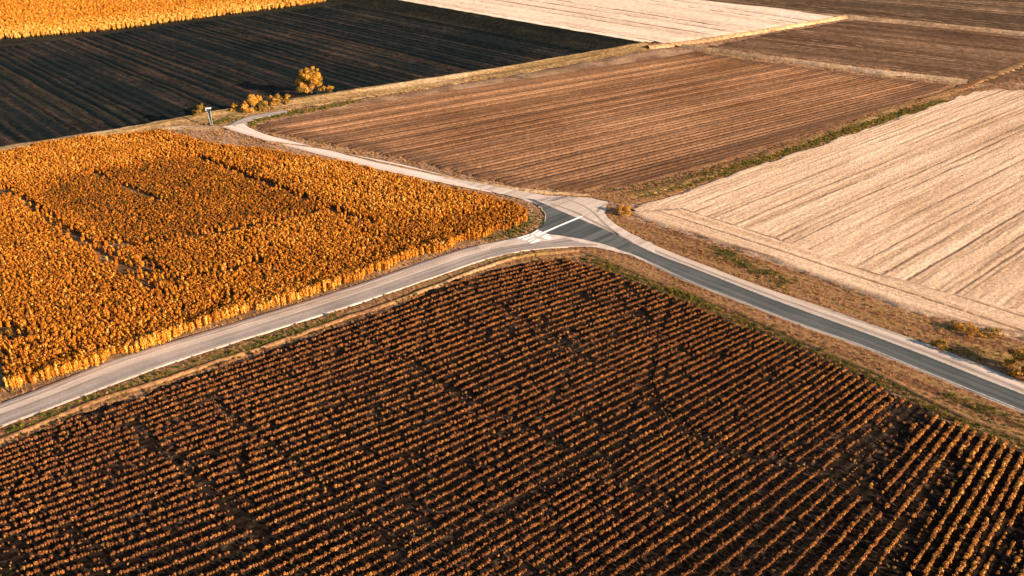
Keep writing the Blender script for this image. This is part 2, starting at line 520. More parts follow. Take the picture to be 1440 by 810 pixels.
# right stubble field and its headland
STUB = [(878, 298), (898, 287), (960, 268), (1060, 233), (1180, 193), (1300, 152), (1360, 131), (1395, 125), (1440, 126), (1800, 160), (2000, 500), (1800, 620), (1440, 474), (1390, 466),
        (1280, 437), (1180, 402), (1080, 365), (960, 328), (900, 308)]
fs = ats(STUB)
X, Y, U, V = quad_grid([(1760, 590), (1960, 240), (1410, 108), (880, 292)], 0.9, 0.18)
def tramlines(U, V, seed, sets):
    """pairs of wheel tracks pressed into the straw: how deep, and how much bare soil shows"""
    rel = 0.05 * fbm(U / 2.5, V / 0.5, seed, 4)
    rut = np.zeros_like(V)
    v = V + 0.28 * fbm(U / 24.0, V / 14.0, seed + 1, 3) + 0.10 * fbm(U / 3.0, V / 3.0, seed + 2, 2)
    for sp, sd_, dep, wd, str_ in sets:
        k = np.floor(v / sp)
        ph = (v / sp - k - 0.2 - 0.6 * hash2(k, k * 0, sd_)) * sp
        a = np.clip(hash2(k, k * 0 + 5, sd_) * 1.2 - 0.1, 0.0, 1) * np.clip(1.7 * vnoise(U / 15.0, k, sd_ + 7) - 0.15, 0, 1)
        g_ = np.exp(-(ph / wd) ** 2)
        rel = rel - dep * a * g_
        rut = np.maximum(rut, str_ * a * g_ * (0.65 + 0.7 * vnoise(U / 0.9, V / 0.5, sd_ + 9)))
    return rel, np.clip(rut, 0, 1)


rel, rut = tramlines(U, V, 81, ((3.0, 83, 0.05, 0.17, 1.4), (1.6, 86, 0.02, 0.15, 1.1), (0.8, 88, 0.01, 0.13, 0.6)))
sheet('stubble_field', X, Y, U, V, rel, M['stubble'], fs, off=0.10, wfade=1.4, jag=1.0, seed=85, rut=rut)
HEAD = [(880, 297), (960, 293), (1090, 334), (1230, 384), (1400, 428), (1520, 465), (1800, 560), (1800, 622), (1440, 472), (1390, 464), (1280, 435), (1180, 400), (1080, 363), (960, 326), (900, 306)]
X, Y, U, V = quad_grid([(880, 306), (1800, 628), (1800, 548), (880, 262)], 0.9, 0.28)
rel, rut = tramlines(U, V, 91, ((2.6, 93, 0.06, 0.22, 1.2), (1.1, 94, 0.02, 0.17, 0.7)))
fh = ats(HEAD)
rim = np.exp(-((sdist(X, Y, fh) - 0.35 + 0.3 * fbm(X / 1.5, Y / 1.5, 97, 3)) / 0.35) ** 2) * np.clip(1.6 * vnoise(X / 5, Y / 5, 98) - 0.25, 0, 1)
sheet('stubble_headland', X, Y, U, V, rel, M['stubble'], fh, off=0.17, wfade=0.9, jag=0.5, seed=96, rut=np.maximum(rut, rim))

# far pale stubble, far brown field, top grey-brown field
FARPALE = [(560, 4), (740, 35), (905, 60), (955, 61), (1060, 45), (1190, 26), (1100, 12), (970, -2), (700, -40), (380, -60), (300, -40)]
X, Y, U, V = quad_grid([(380, -32), (1010, 72), (1340, 40), (700, -55)], 2.0, 0.8)
sheet('far_stubble_field', X, Y, U, V, furrows(U, V, 7.0, 0.30, 101, 0.8, 0.06), M['far_stubble'], ats(FARPALE), off=0.22, wfade=2.5, jag=1.5, seed=102)
FARBROWN = [(985, 66), (1080, 46), (1200, 27), (1300, 37), (1440, 50), (1900, 105), (1900, 200), (1460, 108), (1400, 118), (1365, 113), (1200, 92)]
X, Y, U, V = quad_grid([(940, 66), (1900, 182), (1900, 96), (1100, 12)], 1.6, 0.36)
sheet('far_brown_field', X, Y, U, V, furrows(U, V, 2.6, 0.30, 111, 0.8, 0.12), M['far_soil'], ats(FARBROWN), off=0.12, wfade=2.0, jag=1.2, seed=112)
TOP = [(985, 0), (1205, 23), (1440, 46), (1900, 98), (1900, -30), (1300, -60), (800, -40)]
X, Y, U, V = quad_grid([(900, -8), (1900, 104), (1900, -20), (900, -55)], 2.2, 0.5)
sheet('far_grey_field', X, Y, U, V, furrows(U, V, 3.6, 0.32, 121, 1.0, 0.12), M['top_soil'], ats(TOP), off=0.12, wfade=2.5, jag=1.2, seed=122)


# ------------------------------------------------------------------ ridges, banks and tracks along the field edges
def ribbon(name, line, section, mat, step=1.2, noise=0.12, z0=0.0, seed=1, wob=0.0):
    """section: [(offset to the left of the direction of travel, z), ...]"""
    n = max(8, int(length(line) / step))
    P = smooth_line(line, n, 5)
    T = np.gradient(P, axis=0); T /= np.hypot(T[:, 0], T[:, 1])[:, None]
    N = np.c_[-T[:, 1], T[:, 0]]
    off = np.array([s[0] for s in section]); zz = np.array([s[1] for s in section])
    w_ = wob * fbm(P[:, 0] / 6, P[:, 1] / 6, seed + 40, 3) if wob else np.zeros(n)
    X = P[:, :1] + N[:, :1] * (off[None, :] + w_[:, None])
    Y = P[:, 1:] + N[:, 1:] * (off[None, :] + w_[:, None])
    Z = z0 + zz[None, :] + noise * fbm(X / 1.7, Y / 1.7, seed, 4)
    Z[:, 0] -= 0.0
    U = np.broadcast_to(np.linspace(0, length(P), n)[:, None], X.shape)
    V = np.broadcast_to(off[None, :], X.shape)
    o = mesh_obj(name, np.c_[X.ravel(), Y.ravel(), Z.ravel()], grid_faces(*X.shape), mat, uv=np.c_[U.ravel(), V.ravel()])
    o['kind'] = 'structure'
    return o


def dens(section, k=3):
    o = np.array([s[0] for s in section]); z = np.array([s[1] for s in section])
    t = np.linspace(0, len(o) - 1, (len(o) - 1) * k + 1)
    return list(zip(np.interp(t, np.arange(len(o)), o), np.interp(t, np.arange(len(o)), z)))


# the bank that drops to the black field (travelling left to right, the black field on the left)
bank_sec = dens([(-6.0, -0.5), (-5.0, -0.08), (-2.4, 0.1), (-0.8, 0.5), (0.0, 0.5), (2.2, -1.0), (4.0, -2.2), (6.0, LOW - 0.35), (8.0, LOW - 0.6), (11.0, LOW - 0.15), (13.0, LOW - 0.4)])
ribbon('field_bank', ats(BLACK_EDGE), [s for s in bank_sec if s[0] <= 0.01], M['bank_top'], seed=131, noise=0.16)
ribbon('gully', ats(BLACK_EDGE), [s for s in bank_sec if s[0] >= -0.01], M['gully_earth'], seed=131)
ribbon('field_bank', ats(PALE_EDGE), [s for s in bank_sec if s[0] <= 0.01], M['far_stubble'], seed=133)
ribbon('gully', ats(PALE_EDGE), [s for s in bank_sec if s[0] >= -0.01], M['gully_earth'], seed=133)
# low grassy ridges between the far fields
ridge = dens([(-0.8, -0.4), (-0.4, 0.25), (0.0, 0.6), (0.35, 0.75), (0.7, 0.45), (1.3, -0.4)])
ribbon('field_ridge', ats([(958, 66), (1080, 83), (1230, 102), (1360, 117)]), ridge, M['bank_light'], seed=141, noise=0.14, wob=0.5)
ribbon('field_ridge', ats([(1185, 24), (1300, 35), (1440, 49), (1900, 103)]), ridge, M['bank_light'], seed=142, noise=0.14, wob=0.5)
ribbon('field_ridge', ats([(912, 68), (960, 63), (1080, 44), (1190, 25)]), ridge, M['bank_grass'], seed=143)
# tracks and bare lines beside the roads
low = dens([(-0.6, -0.35), (-0.3, 0.08), (0.0, 0.18), (0.3, 0.06), (0.6, -0.35)], 2)
ribbon('verge_track', ats([(815, 352), (880, 377), (960, 408), (1040, 440), (1147, 487), (1240, 528), (1340, 577), (1440, 620), (1640, 712)]), low, M['verge_streak'], 0.8, 0.08, seed=151, wob=0.5)
ribbon('verge_track', ats([(-320, 742), (0, 618), (133, 566), (267, 522), (400, 478), (520, 437), (660, 382), (740, 358), (815, 352)]), low, M['verge_streak'], 0.8, 0.08, seed=152, wob=0.5)
wide = dens([(-1.7, -0.35), (-1.0, 0.02), (0.0, 0.10), (1.0, 0.02), (1.7, -0.35)], 3)
ribbon('verge_track', ats([(880, 277), (960, 255), (1060, 222), (1180, 180), (1290, 143), (1360, 120), (1440, 88), (1700, 20)]), wide, M['verge_streak'], 1.0, 0.14, seed=153, wob=0.8)
ribbon('verge_track', ats([(375, 199), (460, 209), (520, 225), (600, 243), (690, 260), (760, 270), (830, 275)]), low, M['bank_grass'], 1.0, 0.08, seed=154, wob=0.4)
ribbon('verge_track', ats([(-260, 246), (0, 208), (160, 184), (260, 178), (312, 180)]), wide, M['bank_grass'], 1.0, 0.10, seed=155, wob=0.5)

# ------------------------------------------------------------------ roads
ROADPOLY = []


def road(name, left, right, z, mat, skirt=0.7, step=1.0, k=7, fr=(0.0, 1.0), edge=0.12, seed=1, keep=True, sz=-0.30):
    L, R = ats(left), ats(right)
    n = max(10, int(max(length(L), length(R)) / step))
    L, R = smooth_line(L, n, 8), smooth_line(R, n, 8)
    A, B = L + (R - L) * fr[0], L + (R - L) * fr[1]
    if keep: ROADPOLY.append(np.r_[A[::3], B[::-3]])
    wd = np.hypot(*(B - A).T)[:, None]
    D = (B - A) / wd
    A = A + D * (edge * fbm(A[:, 0] / 1.6, A[:, 1] / 1.6, seed, 3))[:, None]
    B = B + D * (edge * fbm(B[:, 0] / 1.6, B[:, 1] / 1.6, seed + 5, 3))[:, None]
    f = np.linspace(0, 1, k)
    X = A[:, :1] * (1 - f) + B[:, :1] * f
    Y = A[:, 1:] * (1 - f) + B[:, 1:] * f
    Z = np.full(X.shape, z)
    V = wd * f[None, :] + np.zeros_like(X)
    if skirt:
        X = np.c_[A[:, :1] - D[:, :1] * skirt, X, B[:, :1] + D[:, :1] * skirt]
        Y = np.c_[A[:, 1:] - D[:, 1:] * skirt, Y, B[:, 1:] + D[:, 1:] * skirt]
        Z = np.c_[np.full((n, 1), sz), Z, np.full((n, 1), sz)]
        V = np.c_[V[:, :1] - skirt, V, V[:, -1:] + skirt]
    U = np.broadcast_to(np.linspace(0, length(L), n)[:, None], X.shape)
    o = mesh_obj(name, np.c_[X.ravel(), Y.ravel(), Z.ravel()], grid_faces(*X.shape), mat, uv=np.c_[U.ravel(), V.ravel()])
    o['kind'] = 'structure'
    return o


def flat(name, pts, z, mat, kind='structure', rag=0.0):
    P = ats(pts)
    if rag:
        P = resample(np.r_[P, P[:1]], max(24, int(length(np.r_[P, P[:1]]) / 0.5)))[:-1]
        P = P + rag * np.c_[fbm(P[:, 0] / 1.1, P[:, 1] / 1.1, 3, 3), fbm(P[:, 0] / 1.1, P[:, 1] / 1.1, 9, 3)]
    bm = bmesh.new()
    vs = [bm.verts.new((p[0], p[1], z)) for p in P]
    f = bm.faces.new(vs)
    bmesh.ops.triangulate(bm, faces=[f])
    bmesh.ops.recalc_face_normals(bm, faces=bm.faces)
    for f in bm.faces:
        if f.normal.z < 0: f.normal_flip()
    uvl = bm.loops.layers.uv.new('UVMap')
    for f in bm.faces:
        for l in f.loops: l[uvl].uv = (l.vert.co.x * 0.7 + l.vert.co.y * 0.7, l.vert.co.y * 0.7 - l.vert.co.x * 0.7)
    me = bpy.data.meshes.new(name); bm.to_mesh(me); bm.free()
    me.materials.append(mat)
    o = bpy.data.objects.new(name, me); COL.objects.link(o)
    o['kind'] = kind
    return o


Q = [(848, 300), (852, 306), (862, 314), (884, 328), (920, 345), (960, 361), (999, 376), (1078, 406), (1160, 433), (1200, 448), (1299, 482), (1398, 521), (1440, 539), (1700, 640)]
W_ = [(845, 342), (882, 354), (920, 371), (950, 386), (979, 399), (1038.5, 421.5), (1098, 445), (1160, 467.5), (1200, 480), (1249, 500), (1299, 521), (1348, 541), (1398, 560.5), (1440, 578), (1700, 686)]
Wd = [(800, 346), (845, 344)] + [(x, y + 1.8) for x, y in W_[1:]]
Uu = [(849, 322), (875.5, 335), (920, 357), (960, 372), (999, 386.5), (1078, 418), (1160, 448), (1200, 462), (1299, 499), (1398, 539), (1440, 555), (1700, 658)]
A2 = [(-300, 678), (0, 568), (67, 543), (160, 504), (267, 473), (367, 443), (480, 408), (560, 381), (640, 353), (673, 344), (724, 335.5), (757, 325)]
B2 = [(-300, 711), (0, 600), (133, 550), (233, 512), (333, 480), (480, 434), (560, 407), (640, 379), (684, 363), (735.5, 351), (795, 346.5), (835, 346)]
C3 = [(757, 287), (747, 282), (707, 272), (680, 267), (640, 259), (591, 249), (529, 236), (462, 219), (373, 196), (313, 178)]
D3 = [(775, 276), (764, 275), (702, 264), (635.5, 249), (560, 230), (507, 220), (440, 206), (378, 191), (350, 181), (342, 174)]
JUNC = [(600, 244), (700, 263), (764, 275), (800, 277), (833, 279), (856, 284.5), (853, 292), (850, 300), (862, 314), (884, 327), (918, 343), (925, 374), (882, 358), (835, 347), (795, 347.5), (735, 352.5),
        (684, 364), (673, 345), (724, 336), (757, 324), (766, 315), (768, 303), (760, 291), (747, 283), (700, 272)]
road('gravel_road', Q, Wd, 0.024, M['gravel'], sz=-0.09, edge=0.06, skirt=0.22, seed=201)
road('gravel_road', A2, B2, 0.030, M['gravel'], sz=-0.09, edge=0.06, skirt=0.22, seed=202)
road('dusty_lane', C3, D3, 0.036, M['concrete_lane'], sz=-0.09, edge=0.06, skirt=0.22, seed=203)
road('side_track', [(316, 179), (326, 172), (345, 164), (370, 159), (402, 154.5)], [(344, 175), (349, 170), (362, 165.5), (380, 162.5), (405, 158)], 0.020, M['old_asphalt'], seed=204)
flat('junction', JUNC, 0.041, M['gravel'], rag=0.25)
ROADPOLY.append(ats(JUNC))
road('road', Uu, W_, 0.046, M['asphalt'], skirt=0, seed=205, edge=0.08, keep=False)
road('road', A2, B2, 0.046, M['old_asphalt'], skirt=0, fr=(0.50, 1.0), seed=206, edge=0.10, keep=False)
flat('road_patch', [(738, 279), (752, 281), (764, 286.5), (786, 296), (809, 305.5), (849, 322), (884, 338), (890, 358), (850, 344), (820, 337), (800, 333.5), (772, 329.5), (757, 324), (763, 318), (768, 310), (769, 303), (763, 293), (752, 285)], 0.051, M['asphalt'], rag=0.12)
flat('road_patch', [(758, 281.5), (775, 277.8), (800, 276.6), (812, 277.5), (790, 280.5), (768, 284.5)], 0.051, M['old_asphalt'], rag=0.2)
road('verge', [(x, y + 1) for x, y in Wd], [(800, 352), (830, 363), (960, 419), (1037, 450), (1147, 493), (1240, 537), (1327, 583), (1440, 630), (1700, 755)], -0.03, M['verge_streak'], skirt=0.5, seed=211, k=9, edge=0.3, keep=False)
road('verge', [(862, 300), (890, 310), (960, 331), (1080, 368), (1180, 405), (1280, 440), (1390, 469), (1440, 478), (1700, 580)], [(x, y - 1) for x, y in Q[1:]], -0.038, M['verge_streak'], skirt=0.5, seed=212, k=9, edge=0.3, keep=False)
road('verge', [(x, y + 1) for x, y in B2], [(-320, 752), (0, 627), (133, 573), (267, 529), (387, 485), (480, 457), (640, 394), (720, 371), (800, 357), (840, 360)], -0.046, M['verge_streak'], skirt=0.5, seed=213, k=9, edge=0.3, keep=False)
road('verge', [(800, 271), (872, 267), (930, 257), (1040, 223), (1180, 179), (1320, 133), (1400, 119)], [(868, 284), (905, 286), (960, 268), (1060, 233), (1180, 194), (1300, 153), (1395, 126)], -0.054, M['verge_streak'], skirt=0.5, seed=214, k=9, edge=0.3, keep=False)
M['asphalt_worn'] = road_mat('polished_asphalt', [(0.38, (0.075, 0.080, 0.077)), (0.5, (0.105, 0.107, 0.100)), (0.60, (0.155, 0.150, 0.138))])
M['gravel_track'] = road_mat('rolled_gravel', [(0.36, (0.17, 0.130, 0.105)), (0.48, (0.28, 0.225, 0.185)), (0.62, (0.44, 0.365, 0.305))], 0.05, 2.0)
road('wheel_track', Uu[1:], W_[1:], 0.0505, M['asphalt_worn'], skirt=0, fr=(0.50, 0.70), seed=221, edge=0.22, keep=False)
road('wheel_track', Uu[3:], W_[3:], 0.0505, M['asphalt_worn'], skirt=0, fr=(0.86, 0.985), seed=222, edge=0.16, keep=False)
road('wheel_track', Q[4:], Uu[2:], 0.034, M['gravel_track'], skirt=0, fr=(0.55, 0.72), seed=223, edge=0.22, keep=False)
road('wheel_track', A2[:10], B2[:10], 0.036, M['gravel_track'], skirt=0, fr=(0.16, 0.25), seed=224, edge=0.25, keep=False)
road('wheel_track', A2[:10], B2[:10], 0.0505, M['gravel_track'], skirt=0, fr=(0.52, 0.60), seed=225, edge=0.2, keep=False)
road('wheel_track', [(797, 280), (830, 291), (842, 305), (858, 322), (890, 341)], [(799, 281.5), (828, 292.5), (839, 306), (855, 323), (887, 342)], 0.0455, M['gravel_track'], skirt=0, seed=226, edge=0.2, keep=False)
road('wheel_track', [(770, 285), (808, 296), (836, 311), (870, 330)], [(768, 286), (806, 297.5), (834, 312.5), (868, 331.5)], 0.0455, M['gravel_track'], skirt=0, seed=227, edge=0.2, keep=False)
road('wheel_track', [(861, 284), (842, 289), (838, 299)], [(864, 285.5), (846, 290), (842, 299)], 0.0455, M['gravel_track'], skirt=0, seed=228, edge=0.2, keep=False)
road('wheel_track', [(690, 352), (735, 344), (780, 340.5), (840, 344)], [(690, 353.5), (735, 345.5), (780, 342), (840, 345.5)], 0.0555, M['gravel_track'], skirt=0, seed=229, edge=0.2, keep=False)
# painted lines
def stripe(line, width, z, mat):
    P = smooth_line(ats(line), max(8, int(length(ats(line)) / 1.0)), 6)
    T = np.gradient(P, axis=0); T /= np.hypot(*T.T)[:, None]; N = np.c_[-T[:, 1], T[:, 0]]
    n = len(P)
    V = np.r_[np.c_[P - N * width / 2, np.full(n, z)], np.c_[P + N * width / 2, np.full(n, z)]]
    i = np.arange(n - 1)
    o = mesh_obj('road_marking', V, np.c_[i, i + 1, i + 1 + n, i + n], mat)
    o['kind'] = 'structure'


stripe([(x, y) for x, y in Uu[4:]], 0.17, 0.060, M['worn_paint'])
stripe([(x, y + 0.8) for x, y in Q[8:]], 0.18, 0.060, M['worn_paint'])
stripe([(x, y + 1.0) for x, y in W_[2:]], 0.18, 0.060, M['worn_paint'])
stripe([(x, y - 0.6) for x, y in B2[:7]], 0.13, 0.060, M['worn_paint'])
for q in ([(726, 335.6), (743.5, 330), (745, 331.4), (730, 336.4)], [(733, 337.2), (750, 331.5), (752.3, 333), (738, 338.6)], [(741, 340.2), (750.5, 335.6), (753, 336.3), (744, 340.9)],
          [(744.5, 342.6), (755, 336.6), (761.5, 337), (758, 340), (749, 342.9)], [(745.5, 330), (756, 323.3), (758.3, 324.1), (748, 331)], [(751, 330.3), (760, 325), (762.3, 326.3), (753.5, 331.6)],
          [(760, 333.7), (770, 329.5), (773, 330.7), (764, 335.4)], [(764, 335.7), (772, 332), (776, 334.5), (773, 337.6), (768, 336.8)],
          [(752, 331.7), (785, 317.6), (815, 305), (821, 303.4), (818, 306.3), (787, 318.9), (756, 332.8)], [(764, 286.5), (780, 284), (792, 281.9), (803, 282.3), (790, 283.8), (768, 288)]):
    flat('road_marking', q, 0.066, M['paint'] if q[0][1] > 300 else M['worn_paint'])


# ------------------------------------------------------------------ leaf meshes
def leaves(centers, normals, size, rng, aspect=1.5):
    """one diamond-ish quad per leaf"""
    n = len(centers)
    r = rng.normal(size=(n, 3))
    t1 = np.cross(normals, r); t1 /= np.linalg.norm(t1, axis=1)[:, None] + 1e-9
    t2 = np.cross(normals, t1)
    s = size * rng.uniform(0.7, 1.3, n)[:, None]
    a, b = t1 * s * aspect * 0.5, t2 * s * 0.5
    V = np.stack([centers - a, centers - 0.1 * a + b, centers + a, centers - 0.1 * a - b], 1).reshape(-1, 3)
    F = np.arange(4 * n).reshape(n, 4)
    return V, F


def tube(pts, radii, k=5):
    pts = np.asarray(pts, float)
    T = np.gradient(pts, axis=0); T /= np.linalg.norm(T, axis=1)[:, None] + 1e-9
    ref = np.array([0.31, 0.17, 0.93]) if abs(T[0, 2]) < 0.9 else np.array([1.0, 0.1, 0])
    A = np.cross(T, ref); A /= np.linalg.norm(A, axis=1)[:, None]
    B = np.cross(T, A)
    an = np.linspace(0, 2 * np.pi, k, endpoint=False)
    V = pts[:, None] + np.asarray(radii)[:, None, None] * (A[:, None] * np.cos(an)[None, :, None] + B[:, None] * np.sin(an)[None, :, None])
    n = len(pts)
    F = []
    for i in range(n - 1):
        for j in range(k):
            j2 = (j + 1) % k
            F.append((i * k + j, i * k + j2, (i + 1) * k + j2, (i + 1) * k + j))
    return V.reshape(-1, 3), np.array(F)


def cat(parts):
    Vs, Fs, Ms, o = [], [], [], 0
    for V, F, m in parts:
        Vs.append(V); Fs.append(F + o); Ms.append(np.full(len(F), m)); o += len(V)
    return np.concatenate(Vs), np.concatenate(Fs), np.concatenate(Ms)


def leafvar(o, seed):
    me = o.data
    rng = np.random.default_rng(seed)
    at_ = me.attributes.new('leafvar', 'FLOAT', 'FACE')
    at_.data.foreach_set('value', rng.random(len(me.polygons)).astype(np.float32))


def dome_plant(seed, rad, hgt, nleaf, size, lobes=4):
    """a bushy low plant: leaves crowded on a few uneven lobes above a short stem"""
    rng = np.random.default_rng(seed)
    cs, ns = [], []
    L = [(0, 0, hgt * 0.58, rad * 0.85, hgt * 0.42)]
    for i in range(lobes):
        a = rng.uniform(0, 6.28); d = rad * rng.uniform(0.25, 0.6)
        L.append((math.cos(a) * d, math.sin(a) * d, hgt * rng.uniform(0.35, 0.72), rad * rng.uniform(0.4, 0.6), hgt * rng.uniform(0.22, 0.34)))
    per = nleaf // len(L)
    for (x, y, z, r, h) in L:
        d = rng.normal(size=(per, 3)); d /= np.linalg.norm(d, axis=1)[:, None]
        d[:, 2] = np.where(d[:, 2] < -0.5, -d[:, 2], d[:, 2])
        rr = rng.uniform(0.7, 1.0, per)[:, None]
        cs.append(np.array([x, y, z]) + d * rr * np.array([r, r, h]))
        ns.append(d + 0.6 * rng.normal(size=(per, 3)))
    c_ = np.concatenate(cs); n_ = np.concatenate(ns); n_ /= np.linalg.norm(n_, axis=1)[:, None]
    c_[:, 2] = np.maximum(c_[:, 2], 0.04)
    V, F = leaves(c_, n_, size, rng)
    Vs, Fs = tube([(0, 0, -0.1), (0.02, 0, hgt * 0.3), (0, 0.02, hgt * 0.6)], [0.03, 0.025, 0.012], 4)
    return cat([(V, F, 0), (Vs, Fs, 1)])


def tall_plant(seed, hgt, nleaf, size, spread=0.26):
    """an upright dried crop plant: stem, drooping leaves all the way up and a full head"""
    rng = np.random.default_rng(seed)
    z = hgt * rng.uniform(0.18, 0.95, nleaf) ** 0.8
    a = rng.uniform(0, 6.28, nleaf)
    prof = spread * (0.55 + 0.45 * np.sin(np.pi * np.clip(z / hgt, 0, 1) ** 1.1))
    r = prof * rng.uniform(0.35, 1.0, nleaf)
    c_ = np.c_[np.cos(a) * r, np.sin(a) * r, z]
    n_ = np.c_[np.cos(a) * 0.9, np.sin(a) * 0.9, rng.uniform(-0.1, 0.8, nleaf)] + 0.35 * rng.normal(size=(nleaf, 3))
    n_ /= np.linalg.norm(n_, axis=1)[:, None]
    V, F = leaves(c_, n_, size, rng, 1.7)
    m = nleaf // 3
    d = rng.normal(size=(m, 3)); d /= np.linalg.norm(d, axis=1)[:, None]
    Vh, Fh = leaves(np.array([0.03, 0, hgt * 0.93]) + d * np.array([0.17, 0.17, 0.14]), d, size * 0.9, rng, 1.2)
    Vs, Fs = tube([(0, 0, -0.1), (0.02, 0.0, hgt * 0.5), (0.03, 0, hgt * 0.95)], [0.03, 0.022, 0.014], 4)
    return cat([(V, F, 0), (Vh, Fh, 0), (Vs, Fs, 1)])


def tuft_mesh(seed, hgt, n, spread):
    rng = np.random.default_rng(seed)
    Vs = []
    for i in range(n):
        a = rng.uniform(0, 6.28); d = spread * rng.uniform(0, 1) ** 0.7
        x, y = math.cos(a) * d, math.sin(a) * d
        h = hgt * rng.uniform(0.5, 1.1); b = rng.uniform(0, 6.28); wd = rng.uniform(0.02, 0.05)
        lean = rng.uniform(0.1, 0.55) * h
        px, py = math.cos(b) * wd, math.sin(b) * wd
        lx, ly = math.cos(a + rng.normal() * 0.5) * lean, math.sin(a + rng.normal() * 0.5) * lean
        Vs += [(x - px, y - py, -0.05), (x + px, y + py, -0.05), (x + lx + px * 0.4, y + ly + py * 0.4, h), (x + lx - px * 0.4, y + ly - py * 0.4, h)]
    return np.array(Vs), np.arange(4 * n).reshape(n, 4), np.zeros(n)


def variant(name, data, mats, seed):
    o = mesh_obj(name, data[0], data[1], mats, mi=data[2], smooth=False, link=False)
    leafvar(o, seed)
    return o


ROWV = [variant('row_plant', dome_plant(300 + i, 0.165, 0.42, 64, 0.08, 3 + i % 3), [M['row_leaf'], M['stem']], i) for i in range(4)]
CROPV = [variant('crop_plant', tall_plant(320 + i, 0.78, 44, 0.13, 0.17), [M['crop_leaf'], M['stem']], i) for i in range(4)]
FARV = [variant('far_crop_plant', dome_plant(340 + i, 0.52, 1.25, 70, 0.25, 4), [M['crop_leaf'], M['stem']], i) for i in range(3)]
TUFTV = [variant('grass_tuft', tuft_mesh(360 + i, 0.42, 26, 0.34), [M['tuft']], i) for i in range(3)]
WEEDV = [variant('weed_clump', dome_plant(380 + i, 0.36, 0.5, 60, 0.13, 4), [M['tuft'], M['stem']], i) for i in range(3)]


# ------------------------------------------------------------------ scattering (stuff only)
def scatter(name, pts, rot, scl, tint, variants, rng):
    """one object whose points each carry a plant"""
    me = bpy.data.meshes.new(name)
    n = len(pts)
    me.vertices.add(n)
    me.vertices.foreach_set('co', np.asarray(pts, np.float32).ravel())
    for nm, val in (('rz', rot), ('tint', tint)):
        me.attributes.new(nm, 'FLOAT', 'POINT').data.foreach_set('value', np.asarray(val, np.float32))
    me.attributes.new('scl', 'FLOAT_VECTOR', 'POINT').data.foreach_set('vector', np.asarray(scl, np.float32).ravel())
    me.attributes.new('pick', 'INT', 'POINT').data.foreach_set('value', rng.integers(0, len(variants), n).astype(np.int32))
    o = bpy.data.objects.new(name, me)
    COL.objects.link(o)
    ng = bpy.data.node_groups.new(name, 'GeometryNodeTree')
    ng.interface.new_socket('Geometry', in_out='INPUT', socket_type='NodeSocketGeometry')
    ng.interface.new_socket('Geometry', in_out='OUTPUT', socket_type='NodeSocketGeometry')
    N = ng.nodes
    gi, go = N.new('NodeGroupInput'), N.new('NodeGroupOutput')
    iop = N.new('GeometryNodeInstanceOnPoints')
    jn = N.new('GeometryNodeJoinGeometry')
    for v in reversed(variants):
        oi = N.new('GeometryNodeObjectInfo')
        oi.inputs['Object'].default_value = v
        oi.inputs['As Instance'].default_value = False
        g2 = N.new('GeometryNodeGeometryToInstance')
        ng.links.new(oi.outputs['Geometry'], g2.inputs[0])
        ng.links.new(g2.outputs[0], jn.inputs[0])

    def attr(nm, typ, idx=0):
        a = N.new('GeometryNodeInputNamedAttribute'); a.data_type = typ
        a.inputs['Name'].default_value = nm
        return a.outputs['Attribute']
    cx = N.new('ShaderNodeCombineXYZ')
    ng.links.new(attr('rz', 'FLOAT'), cx.inputs['Z'])
    ng.links.new(gi.outputs[0], iop.inputs['Points'])
    ng.links.new(jn.outputs[0], iop.inputs['Instance'])
    iop.inputs['Pick Instance'].default_value = True
    ng.links.new(attr('pick', 'INT'), iop.inputs['Instance Index'])
    ng.links.new(cx.outputs[0], iop.inputs['Rotation'])
    ng.links.new(attr('scl', 'FLOAT_VECTOR'), iop.inputs['Scale'])
    ng.links.new(iop.outputs[0], go.inputs[0])
    md = o.modifiers.new('scatter', 'NODES'); md.node_group = ng
    return o


def individuals(pts, rot, scl, tint, variants, rng, label, category, group, name):
    """real separate copies of a plant (they share mesh data)"""
    pick = rng.integers(0, len(variants), len(pts))
    for p, r, s, t_, k in zip(pts, rot, scl, tint, pick):
        o = variants[k].copy()
        o.name = name
        o.location = tuple(map(float, p)); o.rotation_euler = (0, 0, float(r)); o.scale = tuple(map(float, s))
        o['tint'] = float(t_)
        tag(o, label, category, group)
        COL.objects.link(o)


def in_view(P, margin=40):
    """pixel position of ground points in the photograph"""
    x, y, z = P[:, 0], P[:, 1], (P[:, 2] if P.shape[1] > 2 else np.zeros(len(P))) - H
    dep = y * CP - z * SP
    up = y * SP + z * CP
    return 720 + FPX * x / dep, 405 - FPX * up / dep


def split_nearest(P, n, inset=4):
    """indices of the n points that show largest in the picture and the rest"""
    px, py = in_view(P)
    vis = (px > inset) & (px < 1440 - inset) & (py > 0) & (py < 810 + 3)
    d = np.where(vis, np.hypot(np.hypot(P[:, 0], P[:, 1]), H), 1e9)
    o = np.argsort(d)
    return o[:n], o[n:]


